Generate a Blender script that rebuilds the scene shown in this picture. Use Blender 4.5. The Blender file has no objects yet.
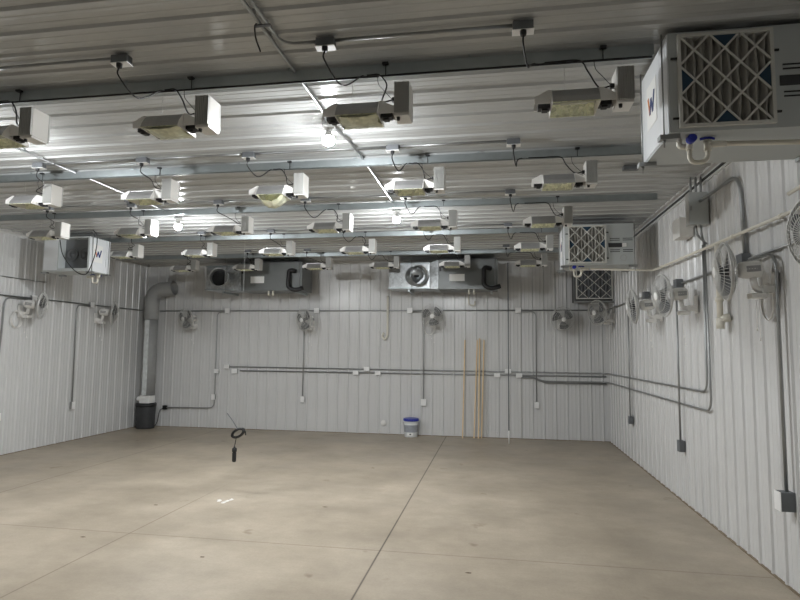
import bpy, math, random
from mathutils import Vector, Matrix
random.seed(7)
PI = math.pi
SC = bpy.context.scene
COL = SC.collection

# ------------------------------------------------------------------ camera
F_PX, PITCH, YAW, ROLL = 570.75, .0853, .1676, .0096
CAM = Vector((0, 0, 1.8))
_fwd = Vector((-math.sin(YAW) * math.cos(PITCH), math.cos(YAW) * math.cos(PITCH), math.sin(PITCH)))
_rt = Vector((math.cos(YAW), math.sin(YAW), 0))
_up = _rt.cross(_fwd)
_r2 = math.cos(ROLL) * _rt + math.sin(ROLL) * _up
_u2 = -math.sin(ROLL) * _rt + math.cos(ROLL) * _up
cd = bpy.data.cameras.new('camera')
cd.sensor_width = 36
cd.lens = F_PX / 800 * 36
cd.clip_start = .05
cam = bpy.data.objects.new('camera', cd)
COL.objects.link(cam)
cam.matrix_world = Matrix.Translation(CAM) @ Matrix((_r2, _u2, -_fwd)).transposed().to_4x4()
SC.camera = cam

def at(px, py, axis, v):
    """world point on the plane axis=v seen at photo pixel (used to measure where things stand)"""
    d = _fwd + (px - 400) / F_PX * _r2 - (py - 300) / F_PX * _u2
    return CAM + d * ((v - CAM[axis]) / d[axis])

# ------------------------------------------------------------------ world, exposure
w = bpy.data.worlds.new('world')
SC.world = w
w.use_nodes = True
w.node_tree.nodes['Background'].inputs[0].default_value = (.8, .85, .9, 1)
w.node_tree.nodes['Background'].inputs[1].default_value = .02
SC.view_settings.view_transform = 'Standard'
SC.view_settings.look = 'None'
SC.view_settings.gamma = 1
SC.view_settings.exposure = 0.0
BULB_POWER = 3750.0

XL, XR, YB, YF, H = -8.0, 2.22, 12.05, -4.0, 3.70
BULBS = [(-1.37, 4.45, 'bare bulb beside the grow light in the nearest row'), (-1.31, 7.4, 'bare bulb on the ceiling right of the middle of the room'),
         (-4.51, 7.45, 'bare bulb on the ceiling in the left half of the room'), (-4.5, 4.25, 'bare bulb just outside the left edge of the view')]

# ------------------------------------------------------------------ materials
def mat(name, col, rough=.5, metal=0., var=0., vscale=6., bump=0., bscale=40., stretch=None, spec=.5, trans=0., alpha=1., voro=False):
    m = bpy.data.materials.new(name)
    m.use_nodes = True
    nt = m.node_tree
    b = nt.nodes['Principled BSDF']
    b.inputs['Base Color'].default_value = (*col, 1)
    b.inputs['Roughness'].default_value = rough
    b.inputs['Metallic'].default_value = metal
    b.inputs['Specular IOR Level'].default_value = spec
    b.inputs['Transmission Weight'].default_value = trans
    b.inputs['Alpha'].default_value = alpha
    tc = nt.nodes.new('ShaderNodeTexCoord')
    mp = nt.nodes.new('ShaderNodeMapping')
    if stretch: mp.inputs['Scale'].default_value = stretch
    nt.links.new(tc.outputs['Object'], mp.inputs[0])
    if var:
        if voro:
            n = nt.nodes.new('ShaderNodeTexVoronoi'); n.inputs['Scale'].default_value = vscale; src = n.outputs['Color']
        else:
            n = nt.nodes.new('ShaderNodeTexNoise'); n.inputs['Scale'].default_value = vscale; n.inputs['Detail'].default_value = 5; src = n.outputs[0]
        nt.links.new(mp.outputs[0], n.inputs['Vector'])
        mr = nt.nodes.new('ShaderNodeMapRange')
        mr.inputs['From Min'].default_value = .25; mr.inputs['From Max'].default_value = .75
        mr.inputs['To Min'].default_value = 1 - var; mr.inputs['To Max'].default_value = 1 + var
        nt.links.new(src, mr.inputs[0])
        mx = nt.nodes.new('ShaderNodeVectorMath'); mx.operation = 'SCALE'
        mx.inputs[0].default_value = col
        nt.links.new(mr.outputs[0], mx.inputs['Scale'])
        nt.links.new(mx.outputs[0], b.inputs['Base Color'])
    if bump:
        n2 = nt.nodes.new('ShaderNodeTexVoronoi' if voro else 'ShaderNodeTexNoise'); n2.inputs['Scale'].default_value = bscale
        nt.links.new(mp.outputs[0], n2.inputs['Vector'])
        bp = nt.nodes.new('ShaderNodeBump'); bp.inputs['Strength'].default_value = bump; bp.inputs['Distance'].default_value = .01
        nt.links.new(n2.outputs[0], bp.inputs['Height'])
        nt.links.new(bp.outputs[0], b.inputs['Normal'])
    return m

M = {}
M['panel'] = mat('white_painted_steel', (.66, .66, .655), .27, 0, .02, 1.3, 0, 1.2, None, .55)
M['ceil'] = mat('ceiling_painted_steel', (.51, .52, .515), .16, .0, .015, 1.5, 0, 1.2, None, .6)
M['trim'] = mat('white_trim', (.66, .66, .65), .4, 0, .02)
M['base'] = mat('brown_base_strip', (.24, .19, .13), .8, 0, .1)
M['darktrim'] = mat('dark_gap_strip', (.05, .05, .05), .7, 0, .1)
M['galv'] = mat('galvanised_steel', (.52, .54, .55), .38, .85, .14, 22, 0, 10, None, .5, 0, 1, True)
M['strut'] = mat('zinc_strut', (.40, .44, .45), .38, .8, .08, 10)
M['emt'] = mat('steel_conduit', (.36, .37, .37), .42, .8, .08, 12)
M['boxgrey'] = mat('steel_box', (.42, .42, .42), .45, .6, .08, 15)
M['greycover'] = mat('grey_cover', (.16, .17, .18), .5, .2, .08, 15)
M['boxwhite'] = mat('white_cover_plate', (.88, .88, .87), .4, 0, .03, 10)
M['white'] = mat('white_enamel', (.78, .77, .74), .35, 0, .03, 8)
M['cream'] = mat('warm_white_enamel', (.72, .70, .66), .4, 0, .03, 8)
M['fin'] = mat('grey_heat_sink', (.50, .50, .48), .45, .2, .04, 8)
M['alu'] = mat('reflector_aluminium', (.50, .50, .50), .35, .7, .06, 12, .05, 14)
M['hammer'] = mat('hammered_reflector', (.93, .95, .72), .26, .0, .16, 45, .8, 60, None, .5, 0, 1, True)
M['film'] = mat('plastic_film', (.92, .93, .70), .2, 0, .12, 30, .6, 22, None, .6, .25, .8, True)
M['lampglass'] = mat('lamp_tube', (.86, .86, .80), .12, 0, .03, 10, 0, 10, None, .6, .4)
M['black'] = mat('black_rubber', (.014, .014, .015), .5, 0, .1, 20)
M['darkgrey'] = mat('dark_grey_plastic', (.045, .047, .05), .5, 0, .1, 12)
M['cabinet'] = mat('cabinet_grey_paint', (.52, .55, .55), .42, 0, .03, 5)
M['unit'] = mat('unit_grey_paint', (.17, .18, .178), .4, .2, .05, 5)
M['cabwhite'] = mat('cabinet_white_paint', (.78, .80, .82), .38, 0, .02, 5)
M['cabdark'] = mat('cabinet_inside', (.20, .21, .22), .5, .1, .1, 6)
M['pleat'] = mat('filter_media', (.40, .39, .36), .9, 0, .08, 14, .1, 60)
M['card'] = mat('filter_card', (.66, .66, .62), .7, 0, .04, 12)
M['blue'] = mat('dark_blue_card', (.012, .045, .085), .55, 0, .08, 20)
M['capblue'] = mat('blue_plastic', (.02, .035, .36), .35, 0, .05, 10)
M['pvc'] = mat('pvc_pipe', (.74, .71, .62), .35, 0, .03, 9)
M['orange'] = mat('orange_ink', (.62, .20, .04), .5, 0, .04)
M['navy'] = mat('navy_ink', (.02, .04, .16), .5, 0, .04)
M['flex'] = mat('grey_duct_fabric', (.36, .365, .36), .6, .1, .06, 9, .25, 18)
M['ductshine'] = mat('duct_highlight', (.70, .73, .73), .25, .1, .14, 16, .3, 14)
M['fanwhite'] = mat('fan_white_plastic', (.86, .85, .82), .35, 0, .03, 9)
M['fanwire'] = mat('fan_guard_wire', (.60, .60, .58), .35, .1, .03, 9)
M['blade'] = mat('fan_blade_smoke', (.10, .105, .11), .3, 0, .05, 9, 0, 10, None, .5, 0, .92)
M['wood'] = mat('pine_batten', (.74, .57, .35), .65, 0, .14, 6, .1, 30, (14, 14, .8))
M['tub'] = mat('tub_plastic', (.70, .72, .72), .3, 0, .05, 9)
M['content'] = mat('grey_contents', (.36, .38, .42), .5, 0, .12, 16)
M['sticker'] = mat('white_sticker', (.88, .88, .86), .5, 0, .02)
M['paper'] = mat('paper_scrap', (.80, .78, .74), .8, 0, .05)
M['leaf'] = mat('brown_debris', (.12, .09, .06), .9, 0, .2, 30)

def emit_mat(k=1.):
    m = bpy.data.materials.new('glowing_bulb'); m.use_nodes = True
    nt = m.node_tree; nt.nodes.remove(nt.nodes['Principled BSDF'])
    e = nt.nodes.new('ShaderNodeEmission'); e.inputs[0].default_value = (.955, .982, 1, 1); e.inputs[1].default_value = BULB_POWER * k
    nt.links.new(e.outputs[0], nt.nodes['Material Output'].inputs[0])
    return m
M['bulb'] = emit_mat(); M['bulbside'] = emit_mat(.028)

def floor_mat():
    m = bpy.data.materials.new('concrete_floor'); m.use_nodes = True
    nt = m.node_tree; N = nt.nodes; L = nt.links
    b = N['Principled BSDF']; b.inputs['Roughness'].default_value = .42; b.inputs['Specular IOR Level'].default_value = .35
    tc = N.new('ShaderNodeTexCoord')
    def noise(scale, det, rough=.55, st=None):
        n = N.new('ShaderNodeTexNoise'); n.inputs['Scale'].default_value = scale; n.inputs['Detail'].default_value = det; n.inputs['Roughness'].default_value = rough
        if st:
            mp = N.new('ShaderNodeMapping'); mp.inputs['Scale'].default_value = st; L.new(tc.outputs['Object'], mp.inputs[0]); L.new(mp.outputs[0], n.inputs['Vector'])
        else: L.new(tc.outputs['Object'], n.inputs['Vector'])
        return n.outputs[0]
    def ramp(src, a, c0, bb, c1):
        r = N.new('ShaderNodeValToRGB'); L.new(src, r.inputs[0])
        r.color_ramp.elements[0].position = a; r.color_ramp.elements[0].color = (*c0, 1)
        r.color_ramp.elements[1].position = bb; r.color_ramp.elements[1].color = (*c1, 1)
        return r.outputs[0]
    def mul(a, bsock, fac=1.):
        mx = N.new('ShaderNodeMix'); mx.data_type = 'RGBA'; mx.blend_type = 'MULTIPLY'; mx.inputs[0].default_value = fac
        L.new(a, mx.inputs[6]); L.new(bsock, mx.inputs[7]); return mx.outputs[2]
    base = ramp(noise(.55, 6, .6), .32, (.325, .274, .208), .68, (.455, .393, .312))
    base = mul(base, ramp(noise(1.3, 7, .65), .3, (.80, .80, .79), .7, (1.12, 1.12, 1.12)))
    base = mul(base, ramp(noise(5, 6, .65, (.7, 1.3, 1)), .3, (.93, .925, .92), .7, (1.05, 1.05, 1.05)))
    base = mul(base, ramp(noise(3.2, 3, .5), .24, (.62, .58, .52), .31, (1, 1, 1)), .8)
    base = mul(base, ramp(noise(46, 4, .7), .3, (.93, .93, .93), .7, (1.05, 1.05, 1.05)))
    sx = N.new('ShaderNodeSeparateXYZ'); L.new(tc.outputs['Object'], sx.inputs[0])
    def math_(op, a, v):
        n = N.new('ShaderNodeMath'); n.operation = op
        L.new(a, n.inputs[0])
        if isinstance(v, (int, float)): n.inputs[1].default_value = v
        else: L.new(v, n.inputs[1])
        return n.outputs[0]
    def joint(axis, pos, wd, dark):
        d = math_('ABSOLUTE', math_('SUBTRACT', sx.outputs[axis], pos), 0)
        return ramp(d, 0.0, dark, wd, (1, 1, 1))
    for ax, pos, wd, dk in ((0, -1.035, .012, (.10, .085, .07)), (0, -3.503, .011, (.5, .46, .42)), (0, -6.0, .012, (.4, .36, .32)), (1, 5.177, .009, (.5, .46, .42)), (1, 1.4, .012, (.4, .36, .32))):
        j = joint(ax, pos, wd, dk)
        if pos == -3.503:                                  # this joint fades out towards the back wall
            mx = N.new('ShaderNodeMix'); mx.data_type = 'RGBA'; L.new(ramp(sx.outputs[1], 0, (0, 0, 0), 1, (1, 1, 1)), mx.inputs[0])
            mr = N.new('ShaderNodeMapRange'); mr.inputs[1].default_value = 6.0; mr.inputs[2].default_value = 7.2; mr.inputs[3].default_value = 0; mr.inputs[4].default_value = .8
            L.new(sx.outputs[1], mr.inputs[0]); L.new(mr.outputs[0], mx.inputs[0]); L.new(j, mx.inputs[6]); mx.inputs[7].default_value = (1, 1, 1, 1); j = mx.outputs[2]
        base = mul(base, j)
    L.new(base, b.inputs['Base Color'])
    rr = ramp(noise(1.1, 5), .3, (.34,) * 3, .7, (.55,) * 3); L.new(rr, b.inputs['Roughness'])
    bp = N.new('ShaderNodeBump'); bp.inputs['Strength'].default_value = .08; L.new(noise(30, 6), bp.inputs['Height']); L.new(bp.outputs[0], b.inputs['Normal'])
    return m
M['floor'] = floor_mat()

# ------------------------------------------------------------------ mesh helpers
class MB:
    def __init__(s): s.v = []; s.f = []; s.sm = []
    def add(s, vs, fs, smooth=False, T=None):
        o = len(s.v)
        s.v += [tuple(T @ Vector(p)) if T is not None else tuple(p) for p in vs]
        s.f += [tuple(i + o for i in f) for f in fs]
        s.sm += [smooth] * len(fs)
        return s
    def box(s, x0, x1, y0, y1, z0, z1, T=None):
        vs = [(x, y, z) for x in (x0, x1) for y in (y0, y1) for z in (z0, z1)]
        return s.add(vs, [(0, 1, 3, 2), (4, 6, 7, 5), (0, 4, 5, 1), (2, 3, 7, 6), (0, 2, 6, 4), (1, 5, 7, 3)], False, T)
    def bar(s, a, b, wd, th, nrm):
        """flat bar from a to b, width wd across, thickness th along nrm"""
        a, b, nrm = Vector(a), Vector(b), Vector(nrm).normalized()
        d = (b - a).normalized(); c = d.cross(nrm) * wd / 2; n = nrm * th
        vs = [a - c, a + c, b + c, b - c]; vs = vs + [p + n for p in vs]
        return s.add(vs, [(3, 2, 1, 0), (4, 5, 6, 7), (0, 1, 5, 4), (1, 2, 6, 5), (2, 3, 7, 6), (3, 0, 4, 7)])
    def tube(s, pts, r, n=8, cap=True, closed=False, T=None):
        pts = [Vector(p) for p in pts]
        q = [pts[0]]
        for p in pts[1:]:
            if (p - q[-1]).length > 1e-6: q.append(p)
        pts = q; m = len(pts)
        rad = r if isinstance(r, (list, tuple)) else [r] * m
        tg = []
        for i in range(m):
            a = pts[i - 1] if (i > 0 or closed) else pts[i]; b = pts[(i + 1) % m] if (i < m - 1 or closed) else pts[i]
            tg.append((b - a).normalized())
        ref = Vector((0, 0, 1)) if abs(tg[0].z) < .9 else Vector((1, 0, 0))
        u = (ref - tg[0] * ref.dot(tg[0])).normalized()
        vs = []
        for i in range(m):
            u = u - tg[i] * u.dot(tg[i])
            u = u.normalized() if u.length > 1e-6 else tg[i].orthogonal().normalized()
            w_ = tg[i].cross(u)
            for k in range(n):
                a = 2 * PI * k / n
                vs.append(pts[i] + (u * math.cos(a) + w_ * math.sin(a)) * rad[i])
        fs = []
        for i in range(m if closed else m - 1):
            j = (i + 1) % m
            for k in range(n):
                k2 = (k + 1) % n
                fs.append((i * n + k, i * n + k2, j * n + k2, j * n + k))
        s.add(vs, fs, True, T)
        if cap and not closed:
            o = len(s.v) - len(vs)
            s.f.append(tuple(o + k for k in reversed(range(n)))); s.sm.append(False)
            s.f.append(tuple(o + (m - 1) * n + k for k in range(n))); s.sm.append(False)
        return s
    def lathe(s, prof, n=24, T=None, caps=True):
        """profile (r,z) about local z"""
        vs = []; fs = []
        for r, z in prof:
            for k in range(n):
                a = 2 * PI * k / n; vs.append((r * math.cos(a), r * math.sin(a), z))
        for i in range(len(prof) - 1):
            for k in range(n):
                k2 = (k + 1) % n
                fs.append((i * n + k, i * n + k2, (i + 1) * n + k2, (i + 1) * n + k))
        o = len(s.v)
        s.add(vs, fs, True, T)
        if caps:
            if prof[0][0] > 1e-5: s.f.append(tuple(o + k for k in reversed(range(n)))); s.sm.append(False)
            if prof[-1][0] > 1e-5: s.f.append(tuple(o + (len(prof) - 1) * n + k for k in range(n))); s.sm.append(False)
        return s
    def prism(s, poly, e0, e1, axis, T=None):
        """extrude 2-D polygon along axis; poly coords are the other two axes in order"""
        def P(p, e):
            return {0: (e, p[0], p[1]), 1: (p[0], e, p[1]), 2: (p[0], p[1], e)}[axis]
        n = len(poly)
        vs = [P(p, e0) for p in poly] + [P(p, e1) for p in poly]
        fs = [tuple(range(n)), tuple(reversed(range(n, 2 * n)))] + [(i, i + n, (i + 1) % n + n, (i + 1) % n) for i in range(n)]
        return s.add(vs, fs, False, T)
    def build(s, name, m, parent=None, bevel=0., loc=None):
        me = bpy.data.meshes.new(name)
        me.from_pydata(s.v, [], s.f)
        me.polygons.foreach_set('use_smooth', s.sm)
        me.materials.append(m)
        import bmesh
        b = bmesh.new(); b.from_mesh(me); bmesh.ops.recalc_face_normals(b, faces=b.faces); b.to_mesh(me); b.free()
        me.update()
        o = bpy.data.objects.new(name, me); COL.objects.link(o)
        if parent: o.parent = parent
        if loc is not None: o.location = loc
        if bevel:
            bv = o.modifiers.new('bevel', 'BEVEL'); bv.width = bevel; bv.segments = 2; bv.limit_method = 'ANGLE'; bv.angle_limit = .7
        return o

def tag(o, label, cat, group=None):
    o['label'] = label; o['category'] = cat
    if group: o['group'] = group
    return o
def thing(name, label, cat, loc=(0, 0, 0), rotz=0, group=None):
    o = bpy.data.objects.new(name, None); COL.objects.link(o)
    o.location = loc; o.rotation_euler = (0, 0, rotz); o.empty_display_size = .1
    return tag(o, label, cat, group)
def struct(o): o['kind'] = 'structure'; return o
def copy_tree(o, parent=None):
    c = o.copy(); COL.objects.link(c)
    if parent: c.parent = parent
    for ch in list(o.children): copy_tree(ch, c)
    return c

def bend(pts, r, n=6):
    pts = [Vector(p) for p in pts]; out = [pts[0]]
    for i in range(1, len(pts) - 1):
        a = (pts[i - 1] - pts[i]); b = (pts[i + 1] - pts[i])
        rr = min(r, a.length * .49, b.length * .49); a.normalize(); b.normalize()
        p0 = pts[i] + a * rr; p1 = pts[i] + b * rr
        for k in range(n + 1):
            t = k / n; out.append(p0 * (1 - t) ** 2 + pts[i] * 2 * t * (1 - t) + p1 * t ** 2)
    out.append(pts[-1]); return out
def spline(pts, n=7):
    pts = [Vector(p) for p in pts]; P = [pts[0] * 2 - pts[1]] + pts + [pts[-1] * 2 - pts[-2]]; out = []
    for i in range(1, len(P) - 2):
        for k in range(n):
            t = k / n; a, b, c, d = P[i - 1], P[i], P[i + 1], P[i + 2]
            out.append(.5 * ((2 * b) + (c - a) * t + (2 * a - 5 * b + 4 * c - d) * t * t + (3 * b - a - 3 * c + d) * t ** 3))
    out.append(pts[-1]); return out
def TR(loc=(0, 0, 0), rx=0, ry=0, rz=0):
    return Matrix.Translation(loc) @ Matrix.Rotation(rz, 4, 'Z') @ Matrix.Rotation(ry, 4, 'Y') @ Matrix.Rotation(rx, 4, 'X')

# ------------------------------------------------------------------ room shell
PITCHR = .2286
def rib_profile(u0, u1, phase):
    """(u, depth into room) of a ribbed steel panel"""
    pts = [(u0, 0)]
    k = math.ceil((u0 + .05 - phase) / PITCHR)
    while True:
        c = phase + k * PITCHR
        if c > u1 - .05: break
        pts += [(c - .024, 0), (c - .011, .017), (c + .011, .017), (c + .024, 0)]
        if c + PITCHR < u1 - .05:
            for q in (1 / 3, 2 / 3):
                m_ = c + PITCHR * q; pts += [(m_ - .014, 0), (m_ - .007, .0028), (m_ + .007, .0028), (m_ + .014, 0)]
        k += 1
    pts.append((u1, 0)); return pts
def ribbed(name, u0, u1, phase, e0, e1, place, m):
    pr = rib_profile(u0, u1, phase); n = len(pr)
    vs = [place(u, d, e0) for u, d in pr] + [place(u, d, e1) for u, d in pr]
    fs = [(i, i + 1, n + i + 1, n + i) for i in range(n - 1)]
    vs += [place(u0, -.12, e0), place(u1, -.12, e0), place(u0, -.12, e1), place(u1, -.12, e1)]
    A, B, C_, D = 2 * n, 2 * n + 1, 2 * n + 2, 2 * n + 3
    fs += [(A, B, D, C_), tuple([A] + list(range(n)) + [B]), tuple([C_] + list(range(n, 2 * n)) + [D]), (A, 0, n, C_), (B, n - 1, 2 * n - 1, D)]
    b = MB(); b.add(vs, fs); return struct(b.build(name, m))
struct(MB().box(XL - .3, XR + .3, YF - .3, YB + .3, -.15, 0).build('floor', M['floor']))
ribbed('wall_back', XL, XR, -2.25, 0, H + .1, lambda u, d, e: (u, YB - d, e), M['panel'])
ribbed('wall_left', YF, YB, 9.01, 0, H + .1, lambda u, d, e: (XL + d, u, e), M['panel'])
ribbed('wall_right', YF, YB, 5.26, 0, H + .1, lambda u, d, e: (XR - d, u, e), M['panel'])
ribbed('wall_front', XL, XR, -2.25, 0, H + .1, lambda u, d, e: (u, YF + d, e), M['panel'])
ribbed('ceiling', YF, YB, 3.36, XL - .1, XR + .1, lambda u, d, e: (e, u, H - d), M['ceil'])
struct(MB().box(XL, XL + .022, YF, YB, .0, .009).build('baseboard_left', M['base']))
struct(MB().box(XR - .022, XR, YF, YB, .0, .009).build('baseboard_right', M['base']))
struct(MB().box(XL, XR, YB - .022, YB, .0, .009).build('baseboard_back', M['base']))
def corner_trim(name, poly, e0, e1, axis, m='trim'): struct(MB().prism(poly, e0, e1, axis).build(name, M[m]))
corner_trim('trim_1', [(XR - .022, H - .10), (XR, H - .10), (XR, H), (XR - .07, H), (XR - .07, H - .024), (XR - .022, H - .024)], YF, YB, 1)
corner_trim('trim_2', [(XL + .022, H - .06), (XL, H - .06), (XL, H), (XL + .07, H), (XL + .07, H - .024), (XL + .022, H - .024)], YF, YB, 1)
corner_trim('trim_3', [(YB - .022, H - .06), (YB, H - .06), (YB, H), (YB - .07, H), (YB - .07, H - .024), (YB - .022, H - .024)], XL, XR, 0)
corner_trim('trim_4', [(XL, YB), (XL + .05, YB), (XL + .05, YB - .022), (XL + .022, YB - .022), (XL + .022, YB - .05), (XL, YB - .05)], 0.015, H - .03, 2)
corner_trim('trim_5', [(XR, YB), (XR - .05, YB), (XR - .05, YB - .022), (XR - .022, YB - .022), (XR - .022, YB - .05), (XR, YB - .05)], 0.015, H - .03, 2)
struct(MB().box(XR - .034, XR - .020, YF, YB, H - .076, H - .052).build('trim_6', M['darktrim']))

# ------------------------------------------------------------------ ceiling bulbs
def make_bulb(i, x, y, label):
    t = thing('ceiling_bulb', label, 'light bulb', (x, y, 0), 0, 'bare ceiling bulbs')
    zc = H - .018
    MB().lathe([(.055, zc), (.055, zc - .035), (.05, zc - .04)], 8, TR(rz=PI / 8)).build('mounting_box', M['boxgrey'], t)
    MB().lathe([(.057, zc - .0405), (.05, zc - .055), (.028, zc - .065), (.024, zc - .085)], 20).build('lamp_holder', M['boxwhite'], t)
    MB().lathe([(.018, zc - .0855), (.026, zc - .10), (.046, zc - .128), (.049, zc - .137)], 16).build('bulb_collar', M['white'], t)
    MB().lathe([(.0445, zc - .1825), (.036, zc - .194), (.020, zc - .204), (.0, zc - .207)], 16).build('bulb', M['bulb'], t)
    MB().lathe([(.049, zc - .1375), (.052, zc - .152), (.051, zc - .167), (.045, zc - .182)], 16, None, False).build('bulb_shoulder', M['bulbside'], t)
for i, (x, y, l) in enumerate(BULBS): make_bulb(i, x, y, l)

# ------------------------------------------------------------------ struts
ROWY = [3.58, 5.40, 7.10, 8.90, 10.75]
ROWN = ['the row nearest the camera', 'the second row from camera', 'the middle row', 'the fourth row from camera', 'the row nearest the back wall']
SZ0, SZ1 = 3.606, 3.678
for i, y in enumerate(ROWY):
    b = MB(); x0, x1 = XL + .12, (.96 if i in (0, 3) else 1.9)
    hw = .0206; th = .0027
    b.prism([(y - hw, SZ1), (y + hw, SZ1), (y + hw, SZ0), (y + hw - .006, SZ0), (y + hw - .006, SZ0 + .008), (y + hw - .0045, SZ0 + .008), (y + hw - th, SZ0 + th), (y + hw - th, SZ1 - th),
             (y - hw + th, SZ1 - th), (y - hw + th, SZ0 + th), (y - hw + .0045, SZ0 + .008), (y - hw + .006, SZ0 + .008), (y - hw + .006, SZ0), (y - hw, SZ0)], x0, x1, 0)
    t = thing('strut_channel', 'zinc strut channel on the ceiling over ' + ROWN[i], 'strut channel', (0, 0, 0), 0, 'ceiling strut channels')
    b.build('channel', M['strut'], t)
    k = 0; x = x0 + .4
    while x < x1:
        c = MB(); c.box(x - .012, x + .012, y - .035, y + .035, SZ1, SZ1 + .004); c.tube([(x, y - .028, SZ1 + .003), (x, y - .028, SZ1 + .014)], .006, 6)
        c.tube([(x, y + .028, SZ1 + .003), (x, y + .028, SZ1 + .014)], .006, 6)
        c.build('strap', M['strut'], t); x += 1.22

b = MB(); b.tube([(XL + .2, ROWY[0] - .006, SZ0 - .003), (.95, ROWY[0] - .006, SZ0 - .003)], .0075, 6)
tag(b.build('power_cable', M['black']), 'black cable running along the underside of the nearest strut channel', 'cable')
# ------------------------------------------------------------------ grow lights
FX = [[(0, 131), (169, 122), (360, 118), (574, 105)],
      [(29, 201), (145, 198), (273.5, 195), (410, 187), (558, 182)],
      [(44, 236), (132, 235), (227, 231), (326, 228), (430, 225), (543, 222)],
      [(123, 253), (196, 254), (274, 254), (355, 252), (439, 250), (530, 247)],
      [(182, 269), (245, 267), (315, 267), (382, 267), (452, 266), (528, 265)]]
FZ = [3.355, 3.375, 3.375, 3.385, 3.405]
BOXX = [[-3.95, -2.40, -1.02, .16], [-4.67, -3.49, -2.36, -.94, .16], [-6.0, -4.75, -3.52, -2.35, -1.08, .17], [-6.0, -4.75, -3.55, -2.35, -1.08, .18], [-6.0, -4.75, -3.55, -2.35, -1.08, .18]]
BOXY = [3.22, 5.08, 6.73, 8.55, 10.32]
ORD = {4: ['leftmost', 'second from left', 'third from left', 'rightmost'], 5: ['leftmost', 'second from left', 'middle one', 'second from right', 'rightmost'],
       6: ['leftmost', 'second from left', 'third from left', 'third from right', 'second from right', 'rightmost']}
def shell(b, prof_out, prof_in, x0, x1):
    """bell reflector: open trapezoid channel with wall thickness"""
    poly = prof_out + list(reversed(prof_in)); b.prism(poly, x0, x1, 0)
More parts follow.
